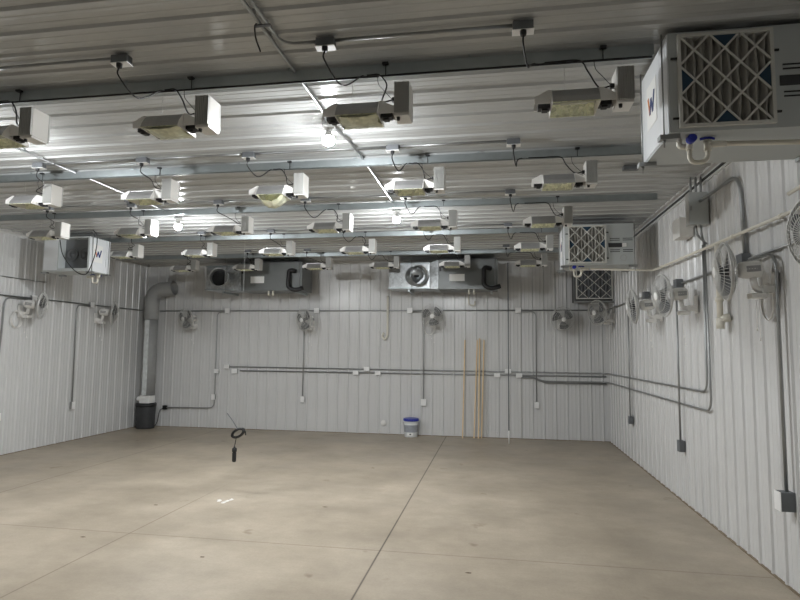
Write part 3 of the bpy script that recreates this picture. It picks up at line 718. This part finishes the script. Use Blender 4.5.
for px, xo, pe, nm in ((304, 0, 396, 'second from left'), (424, 0, 398, 'behind the third fan'), (536, 0, 401, 'curved, right of the fourth box')):
    x = at(px, 350, 1, YW).x
    bx = {304: -3.87, 424: -1.81, 536: .44}[px]
    if px == 304: conduit('vertical conduit drop on the back wall, ' + nm, [(x, YW - .026, ZC - .015), (x, YW - .026, .74)], .0105)
    else: drop('B', bx + .05, x, .74, 'vertical conduit drop on the back wall, ' + nm, .0105)
    wall_box('white outlet box low on the back wall, ' + nm, (x, .69), 'B', .042 if px != 424 else .055, .06 if px != 424 else .066)
# the double run
for px, py, nm in ((356, 372, 'left on the lower'), (367, 368, 'left on the upper'), (378, 372, 'second on the lower'), (497, 375, 'third on the lower'), (508, 371, 'right on the upper'), (519, 375, 'right on the lower')):
    q = at(px, py, 1, YW); wall_box('small white box %s of the double conduits, middle of back wall' % nm, (q.x, 1.365 if 'upper' in nm else 1.28), 'B', .06, .042)
zu, zl = 1.365, 1.28
cx = XR - .10
conduit('upper of the double conduits across the back wall and round onto the right wall',
        [(at(230, 367, 1, YW).x, YW, zu), (XRW, YW, zu - .02), (XRW, 6.52, 1.375), (XRW - .026, 6.43, 2.93)], .0115, bendr=.16)
conduit('lower of the double conduits across the back wall', [(at(240, 371, 1, YW).x, YW, zl), (.9, YW, zl), (1.05, YW, zl - .0), (XR - .06, YW, zl)], .0135)
conduit('bent conduit dropping below the double run at the right', [(.5, YW - .002, zl - .032), (.72, YW - .002, zl - .032), (.95, YW - .002, zl - .11), (XRW - .002, YW - .002, zl - .11), (XRW - .002, 6.42, 1.18), (XRW - .026, 6.375, 2.93)], .0115, bendr=.16)
conduit('second bent conduit beneath the double run ending at the right corner', [(.5, YW - .03, zl - .04), (.74, YW - .03, zl - .04), (.97, YW - .03, zl - .14), (XR - .06, YW - .03, zl - .14)], .0135, bendr=.1)
# right wall drops
def rdrop(px, p_top, p_bot, label, blabel, r, bs, bz):
    y = at(px, p_bot, 0, XRW).y; z = at(px, p_bot, 0, XRW).z
    conduit(label, [(XRW - .026, y - .02, ZC - .02), (XRW - .026, y, z + bz)], r)
    wall_box(blabel, (y, z), 'R', bs, bz, .06, True)
rdrop(632, 320, 420, 'thin conduit drop far back on the right wall', 'dark outlet box low on the right wall, farthest back', .011, .05, .06)
rdrop(683, 320, 446, 'conduit drop in the middle of the right wall', 'dark outlet box low on the right wall, middle one', .012, .05, .065)
y = 4.86
conduit('thick curved conduit drop near the camera on the right wall', [(XRW - .026, 5.36, ZC - .03), (XRW - .026, y, ZC - .03), (XRW - .026, y, .75)], .0135, bendr=.14)
wall_box('outlet box with pale cover low on the right wall, nearest the camera', (y, .68), 'R', .05, .07, .10, 'side')
# left wall drops
conduit('curved conduit drop on the left wall below the near box', [(XLW, 8.66, ZC - .03), (XLW, 8.15, ZC - .03), (XLW, 8.06, .70)], .0115, bendr=.12)
conduit('curved conduit drop on the left wall below the far box', [(XLW, 10.12, ZC - .03), (XLW, 9.78, ZC - .03), (XLW, 9.80, .72)], .0115, bendr=.12)
wall_box('white outlet box low on the left wall below the far drop', (9.80, .67), 'L', .04, .065)
wall_box('white outlet box low at the left edge of the photo', (8.14, .64), 'L', .045, .06)
conduit('thin conduit high on the left wall under the dehumidifier', [(XLW, 6.0, at(0, 276, 0, XL).z), (XLW, 9.0, at(0, 276, 0, XL).z)], .006)

# ------------------------------------------------------------------ electrical cabinet high on the right wall
t = thing('electrical_cabinet', 'grey electrical cabinet high on the right wall with conduits above and below', 'electrical box', (XR - .018, 6.40, 3.13))
MB().box(-.19, 0, -.06, .06, 0, .35).build('box_body', M['fin'], t, .004)
MB().box(-.193, -.001, -.066, -.0605, .002, .348).build('door', M['cabinet'], t, .003)
MB().box(-.18, -.165, -.075, -.0665, .15, .2).build('latch', M['boxgrey'], t, .002)
for k in range(3):
    MB().tube(bend([(-.05 - .05 * k, .0, .35), (-.05 - .05 * k, .0, .45), (-.03 - .05 * k, .05, .535)], .04), .012, 8).build('flexible_conduit', M['emt'], t)
for k in range(2):
    MB().tube(bend([(-.06 - .05 * k, .0, 0), (-.06 - .05 * k, .0, -.09), (-.016, .04 - .05 * k, -.2)], .05), .013, 8).build('flexible_conduit', M['emt'], t)
t = thing('junction_box', 'pale box on the right wall just behind the grey electrical cabinet', 'electrical box', (XR - .018, 6.95, 3.10))
MB().box(-.14, 0, -.13, .13, 0, .22).build('box_body', M['cream'], t, .005)
MB().box(-.147, -.1405, -.132, .132, -.002, .222).build('cover_plate', M['white'], t, .002)
conduit('fat conduit arching from the electrical cabinet down to the near fan box', [(XR - .10, 6.33, 3.38), (XR - .06, 6.15, 3.40), (XR - .038, 5.50, 3.42), (XR - .038, 5.46, 2.67)], .018, bendr=.20)

# ------------------------------------------------------------------ wall fans
def make_fan(label, wall, along, z, swivel=0., tilt=0., ring=True, cords=True, nwire=44, reach=.30):
    rot = {'B': 0, 'R': -PI / 2, 'L': PI / 2}[wall]
    loc = {'B': (along, YB - .018, z), 'R': (XR - .018, along, z), 'L': (XL + .018, along, z)}[wall]
    t = thing('wall_fan', label, 'fan', loc, rot, 'oscillating wall fans')
    # bracket and neck
    b = MB(); b.box(-.045, .045, -.014, 0, -.22, -.02); b.box(-.03, .03, -.11, -.013, -.19, -.13); b.build('wall_bracket', M['fanwhite'], t, .006)
    b = MB(); b.tube(bend([(0, -.08, -.16), (0, -.15, -.165), (0, -.17, -.05)], .06), .026, 10); b.build('neck', M['fanwhite'], t)
    b = MB(); b.box(-.05, .05, -.20, -.08, -.235, -.19); b.build('control_box', M['fanwhite'], t, .01)
    Hd = TR((0, -.17, 0), rz=swivel) @ TR(rx=tilt)         # head frame, facing -y
    b = MB(); b.lathe([(.03, -.075), (.062, -.06), (.070, -.02), (.070, .06), (.06, .095), (.03, .105)], 20, Hd @ TR((0, -.0, 0), rx=PI / 2))
    mo = b.build('motor_housing', M['fanwhite'], t)
    for s in (-1, 1):
        b = MB(); b.box(s * .0685 - .001, s * .0685 + .001, -.055, .045, -.024, .024, Hd)
        for k in range(5): b.box(s * .0695 - .003, s * .0695 + .003, -.05 + k * .02, -.042 + k * .02, -.02, .02, Hd)
        b.build('motor_vent', M['boxgrey'], mo)
    yc = -.20; R = .235
    def arc(a, dome, y0):
        pts = []
        for k in range(7):
            r = .045 + (R - .045) * k / 6; u = k / 6
            pts.append((r * math.cos(a), y0 + dome * (1 - u * u) - (0), r * math.sin(a)))
        return pts
    for nm, dome, y0 in (('front_guard', -.075, yc), ('rear_guard', .065, yc + .012)):
        b = MB()
        for k in range(nwire):
            b.tube(arc(2 * PI * k / nwire, dome, y0), .0024, 4, False, False, Hd)
        for rr in (.11, .175, R):
            u = (rr - .045) / (R - .045); yy = y0 + dome * (1 - u * u)
            b.tube([(rr * math.cos(2 * PI * k / 32), yy, rr * math.sin(2 * PI * k / 32)) for k in range(32)], .003 if rr < R else .007, 5, False, True, Hd)
        b.build(nm, M['fanwire'], t)
    b = MB(); b.lathe([(.0, .0), (.035, .001), (.046, .006), (.046, .012)], 20, Hd @ TR((0, yc - .082, 0), rx=-PI / 2)); b.build('guard_cap', M['sticker'], t)
    b = MB(); b.lathe([(.035, -.03), (.042, .0), (.03, .03), (0, .036)], 16, Hd @ TR((0, yc, 0), rx=PI / 2)); b.build('hub', M['darkgrey'], t)
    for k in range(3):
        a0 = 2 * PI * k / 3 + .5; vs = []; nr, na = 6, 6
        for i in range(nr + 1):
            r = .035 + .165 * i / nr; span = .5 + .75 * math.sin(PI * (.15 + .62 * i / nr))
            for j in range(na + 1):
                v = j / na - .5; a = a0 + span * v + .25 * i / nr
                vs.append((r * math.cos(a), yc + .05 * v + .0, r * math.sin(a)))
        n0 = len(vs); fs = [(i * (na + 1) + j, i * (na + 1) + j + 1, (i + 1) * (na + 1) + j + 1, (i + 1) * (na + 1) + j) for i in range(nr) for j in range(na)]
        vs2 = vs + [(x, y + .003, z_) for x, y, z_ in vs]
        MB().add(vs2, fs + [tuple(n0 + q for q in reversed(f)) for f in fs], True, Hd).build('blade', M['blade'], t)
    if cords:
        for s, L in ((-1, .24), (1, .32)):
            b = MB(); b.tube([(s * .025, -.14, -.235), (s * .025, -.14, -.235 - L)], .002, 5)
            b.lathe([(.004, 0), (.008, .012), (.004, .03)], 8, TR((s * .025, -.14, -.235 - L - .02))); b.build('pull_cord', M['fanwhite'], t)
    if ring:
        b = MB()
        for q in range(4):
            cxx, czz = -.10 + .008 * q, -.27 + .006 * q; pts = []
            for k in range(24):
                a = 2 * PI * k / 24; pts.append((cxx + (.095 + .006 * q) * math.cos(a), -.02 - .006 * q, czz + (.135 + .005 * q) * math.sin(a)))
            b.tube(pts, .0045, 5, False, True)
        b.tube(spline([(-.03, -.075, -.20), (-.07, -.05, -.16), (-.09, -.03, -.135)]), .0045, 5)
        b.build('coiled_cord', M['fanwhite'], t)['label'] = 'coil of white power cord'
    return t
def fz(px, py, ax, v): return at(px, py, ax, v)
for (px, py, sw, ti, lab) in ((189, 318, -.35, .1, 'white wall fan on the back wall, leftmost, beside the grey duct'), (308, 319, -.45, .1, 'white wall fan on the back wall under the left ducted unit'),
                              (432, 315, .05, .1, 'white wall fan on the back wall under the right ducted unit'), (561, 318, .15, .12, 'white wall fan with dark blades on the back wall near the right end')):
    p = at(px, py, 1, 11.7); make_fan(lab, 'B', p.x, p.z, sw, ti, px == 432)
make_fan('white wall fan in the far right corner, turned to face the camera', 'R', 11.30, 2.53, .6, .08, False)
p = at(634, 305, 0, 1.85); make_fan('white wall fan on the right wall, second from the far corner', 'R', p.y, p.z, -.05, .1, False)
p = at(663, 294, 0, 1.85); make_fan('white wall fan on the right wall, third from the far corner', 'R', p.y, p.z, .12, .1, False)
p = at(721, 270, 0, 1.80); make_fan('white wall fan on the right wall seen edge-on below the electrical cabinet', 'R', p.y, p.z, -.14, .05, True)
p = at(806, 231, 0, 1.80); make_fan('white wall fan cut off by the right edge of the photo', 'R', p.y, p.z, .25, .1, False)
p = at(39, 304, 0, -7.62); make_fan('white wall fan on the left wall, nearer one', 'L', p.y, p.z, .5, .1, True)
p = at(112, 312, 0, -7.62); make_fan('white wall fan on the left wall, far one below the dehumidifier', 'L', p.y, p.z, .45, .1, False)

# ------------------------------------------------------------------ bin and vertical duct in the left corner
bx, by = -7.68, 11.72
t = thing('dust_bin', 'dark grey round bin standing in the far left corner under the duct', 'bin', (bx, by, 0))
MB().lathe([(.0, 0), (.19, 0), (.195, .02), (.205, .46), (.205, .47)], 28).build('body', M['darkgrey'], t)
MB().lathe([(.212, .4705), (.218, .49), (.218, .535), (.20, .55), (.0, .55)], 28).build('lid', M['black'], t)
t = thing('air_duct', 'tall grey flexible duct rising from the dark bin in the far left corner', 'duct', (bx, by, .5505))
b = MB(); b.box(-.10, .15, -.12, .10, 0, .17); b.tube([(-.10, -.05, .09), (-.18, -.05, .09)], .05, 12); b.tube([(.02, -.12, .10), (.02, -.14, .10)], .03, 10); b.build('valve', M['sticker'], t, .01)
r = .145
b = MB(); b.tube([(.03, 0, .171), (.03, 0, 1.85)], r, 24); b.build('riser', M['flex'], t)
b = MB()
zz = .19
prof = []
while zz < 1.83:
    prof += [(.0, zz), ]; zz += .06
pts = []
for k in range(4 * 28 + 1):
    u = k / (4 * 28)
b.prism([(.03 - .055, -r - .012), (.03 + .045, -r - .012), (.03 + .05, -r + .03), (.03 - .06, -r + .03)], .175, 1.84, 2)  # pale strip draws the highlight along the round riser
b.build('highlight_strip', M['ductshine'], t, .008)['label'] = 'pale strip standing for the highlight down the front of the duct'
b = MB()
for k in range(27): b.tube([(.03 + (r + .002) * math.cos(2 * PI * q / 24), (r + .002) * math.sin(2 * PI * q / 24), .21 + k * .06) for q in range(24)], .004, 5, False, True)
b.build('hoop', M['flex'], t)
b = MB(); pts = bend([(.03, 0, 1.851), (.03, 0, 2.50), (.56, 0, 2.56)], .36, 14)
b.tube(pts, .16, 24, False)
b.tube([p + Vector((0, 0, 0)) for p in pts[-2:]], .150, 24, False)
b.build('elbow', M['flex'], t)
b = MB()
for k in range(1, len(pts) - 1):
    d = (pts[k + 1] - pts[k - 1]).normalized(); u = Vector((0, 1, 0)); w_ = d.cross(u)
    b.tube([pts[k] + (u * math.cos(2 * PI * q / 24) + w_ * math.sin(2 * PI * q / 24)) * .162 for q in range(24)], .005, 5, False, True)
b.build('hoop', M['flex'], t)

# ------------------------------------------------------------------ bucket
p = at(411, 436.5, 2, 0)
t = thing('bucket', 'white plastic bucket with blue lid standing at the back wall', 'bucket', (p.x, p.y, 0))
MB().lathe([(.0, .0), (.132, .0), (.136, .008), (.150, .325)], 32).build('body', M['tub'], t)
MB().lathe([(.1405, .10), (.1475, .245)], 32, None, False).build('contents_band', M['content'], t)['label'] = 'grey contents showing through the side'
b = MB(); b.lathe([(.1515, .300), (.161, .302), (.161, .318), (.1515, .320)], 32); b.build('rim', M['tub'], t)
MB().lathe([(.158, .3205), (.162, .325), (.162, .365), (.155, .372), (.145, .366), (.0, .366)], 32).build('lid', M['capblue'], t)['label'] = 'blue lid'
b = MB(); pts = [(.158 * math.cos(a), .158 * math.sin(a), .295 - .09 * abs(math.sin(a)) ** 1) for a in [PI + PI * k / 16 for k in range(17)]]; b.tube(pts, .0025, 5); b.build('handle', M['boxgrey'], t)
vs = []; n = 8
for k in range(n + 1):
    a = -PI / 2 - .45 + .9 * k / n
    for z_, rr in ((.035, .1385), (.095, .1412)): vs.append((rr * math.cos(a), rr * math.sin(a), z_))
MB().add(vs, [(2 * k, 2 * k + 2, 2 * k + 3, 2 * k + 1) for k in range(n)], True).build('label', M['sticker'], t)
vs = []
for k in range(n + 1):
    a = -PI / 2 - .08 + .24 * k / n
    for z_, rr in ((.05, .1402), (.075, .1414)): vs.append((rr * math.cos(a), rr * math.sin(a), z_))
MB().add(vs, [(2 * k, 2 * k + 2, 2 * k + 3, 2 * k + 1) for k in range(n)], True).build('printed_mark', M['black'], t)

p = at(383.5, 423, 1, YB - .018)
tag(MB().lathe([(.06, 0), (.06, .008), (.05, .014), (0, .014)], 24, TR((p.x, YB - .0175, p.z), rx=PI / 2)).build('cover_disc', M['white']), 'small round white cap low on the back wall left of the bucket', 'cover disc')
# ------------------------------------------------------------------ battens and pole leaning at the back wall
def batten(label, bpx, tpx, tpy, wd=.03, th=.018, off=0.):
    bt = at(bpx, 438.5, 2, 0); bot = Vector((bt.x, min(bt.y, YB - .12) - off, .0))
    tp = at(tpx, tpy, 1, YB - .03 - off * .3); top = Vector((tp.x, tp.y - th / 2, tp.z))
    d = (top - bot).normalized()
    b = MB(); b.bar(bot + Vector((0, 0, .004)), top, wd, th, Vector((0, -1, 0)) - d * Vector((0, -1, 0)).dot(d))
    tag(b.build('wood_batten', M['wood'], None, .002), label, 'wood batten', 'pine battens leaning on the back wall')
batten('single slim pine batten leaning on the back wall, left of the bundle', 462.5, 465.0, 340, .026)
batten('pine batten leaning on the back wall, left edge of the bundle', 474, 477.3, 340, .026, .018, 0)
batten('pine batten leaning on the back wall, crossing the middle of the bundle', 478.5, 479.6, 338.5, .030, .018, .035)
batten('pine batten leaning on the back wall, right edge of the bundle', 481.5, 484, 340, .026, .018, .0)
bot = Vector(tuple(at(509, 444, 2, 0))); bot.z = 0.003
tp = at(508, 294, 1, YB - .06)
t = thing('thin_pole', 'thin grey pole with white foot leaning right of the pine battens', 'pole', bot)
top = Vector((tp.x, 11.14, 2.98)) - bot
top = Vector((at(508, 294, 1, bot.y + .02).x - bot.x, .02, at(508, 294, 1, bot.y + .02).z + .62 - bot.z))
# runs from the floor up to the ceiling joist line
b = MB(); b.tube([top * (.25 / top.z), top], .011, 8); b.build('shaft', M['greycover'], t)
b = MB(); b.tube([(0, 0, 0), top * (.25 / top.z)], .012, 8); b.build('foot', M['sticker'], t)['label'] = 'white foot of the pole'

# ------------------------------------------------------------------ hanging sensor with coiled cable
ys = 6.98
A = at(227, 413, 1, ys); B = at(238, 433, 1, ys); C_ = at(235, 447, 1, ys); D_ = at(234, 462, 1, ys); E_ = at(245, 235, 1, ys)
t = thing('hanging_sensor', 'black sensor handle hanging with a coil of black cable over the floor', 'sensor', D_)
def rel(v): return Vector(v) - D_
b = MB(); b.lathe([(.0, 0), (.020, .002), (.026, .02), (.026, .11), (.022, .12), (.03, .135), (.03, .17), (.015, .18), (.006, .2)], 16); b.build('handle', M['black'], t)
c0 = rel(B); b = MB()
for q in range(5):
    pts = []
    for k in range(24):
        a = 2 * PI * k / 24; u, v = (.085 + .006 * (q % 3)) * math.cos(a), (.042 + .005 * (q % 2)) * math.sin(a)
        pts.append(c0 + Vector((u * .86 - v * .45, (q - 2) * .009, u * .45 + v * .9)))
    b.tube(pts, .0125, 6, False, True)
b.tube(spline([c0 + Vector((.07, -.02, .03)), c0 + Vector((.11, -.03, .03)), c0 + Vector((.12, -.03, -.02))]), .007, 6)
b.build('cable_coil', M['black'], t)
b = MB(); b.tube([(0, 0, .195), c0 + Vector((-.02, 0, -.05))], .005, 6); b.build('handle_lead', M['black'], t)
b = MB(); b.tube(spline([c0 + Vector((-.0, 0, .04)), rel(A) * .5 + c0 * .5 + Vector((0, 0, .03)), rel(A)]), .006, 6); b.build('stiff_antenna', M['greycover'], t)
b = MB(); b.tube([c0 + Vector((.02, .0, .05)), Vector((rel(E_).x, .0, H - .018 - D_.z))], .0013, 5); b.build('suspension_line', M['fanwire'], t)

# long black cord drooping in front of the left dehumidifier
y = 7.06
P = [at(60, 240, 1, y), at(63, 255, 1, y), at(74, 270, 1, y), at(85, 274.5, 1, y), at(91, 266, 1, y), at(96, 250, 1, y), at(97, 236, 1, y), at(93, 230, 1, y)]
tag(MB().tube(spline([tuple(q) for q in P]), .007, 6).build('extension_cord', M['black']), 'black cord drooping in a loop in front of the left dehumidifier', 'power cord')

# ------------------------------------------------------------------ scraps on the floor
rnd = random.Random(5)
SCR = [(219, 501), (223, 503), (228, 501), (231, 500)]
for k, (px, py) in enumerate(SCR):
    p = at(px, py, 2, 0); vs = [(0, 0, .012)]; n = 7
    for q in range(n):
        a = 2 * PI * q / n; r_ = rnd.uniform(.018, .045); vs.append((r_ * math.cos(a), r_ * math.sin(a), rnd.choice((0, .001, .008))))
    vs += [(x, y_, max(0, z_ - .002)) for x, y_, z_ in vs]
    fs = [(0, 1 + q, 1 + (q + 1) % n) for q in range(n)] + [(n + 1, n + 2 + (q + 1) % n, n + 2 + q) for q in range(n)]
    o = MB().add(vs, fs).build('paper_scrap', M['paper'], None, 0, (p.x, p.y, .001))
    tag(o, ['crumpled white paper scrap on the floor, left of four', 'white paper scrap on the floor, second of four', 'white paper scrap on the floor, third of four', 'white paper scrap on the floor, right of four'][k], 'paper scrap', 'white scraps on the floor')
for k, (px, py, l) in enumerate([(156, 505, 'dark fleck on the floor left of the white scraps'), (83, 537, 'dark fleck on the floor at lower left'), (325, 507, 'dark fleck on the floor in the middle'), (202, 557, 'dark fleck on the floor in the foreground'), (469, 573, 'dark fleck on the floor right of the long joint'), (373, 468, 'dark fleck on the floor far back near the joint')]):
    p = at(px, py, 2, 0); b = MB(); vs = [(0, 0, .004)]; n = 6
    for q in range(n): a = 2 * PI * q / n; vs.append((.03 * math.cos(a) * rnd.uniform(.6, 1.2), .014 * math.sin(a), .0))
    b.add(vs, [(0, 1 + q, 1 + (q + 1) % n) for q in range(n)] + [tuple(range(n, 0, -1))])
    tag(b.build('debris_fleck', M['leaf'], None, 0, (p.x, p.y, .001)), l, 'debris', 'dark flecks on the floor')
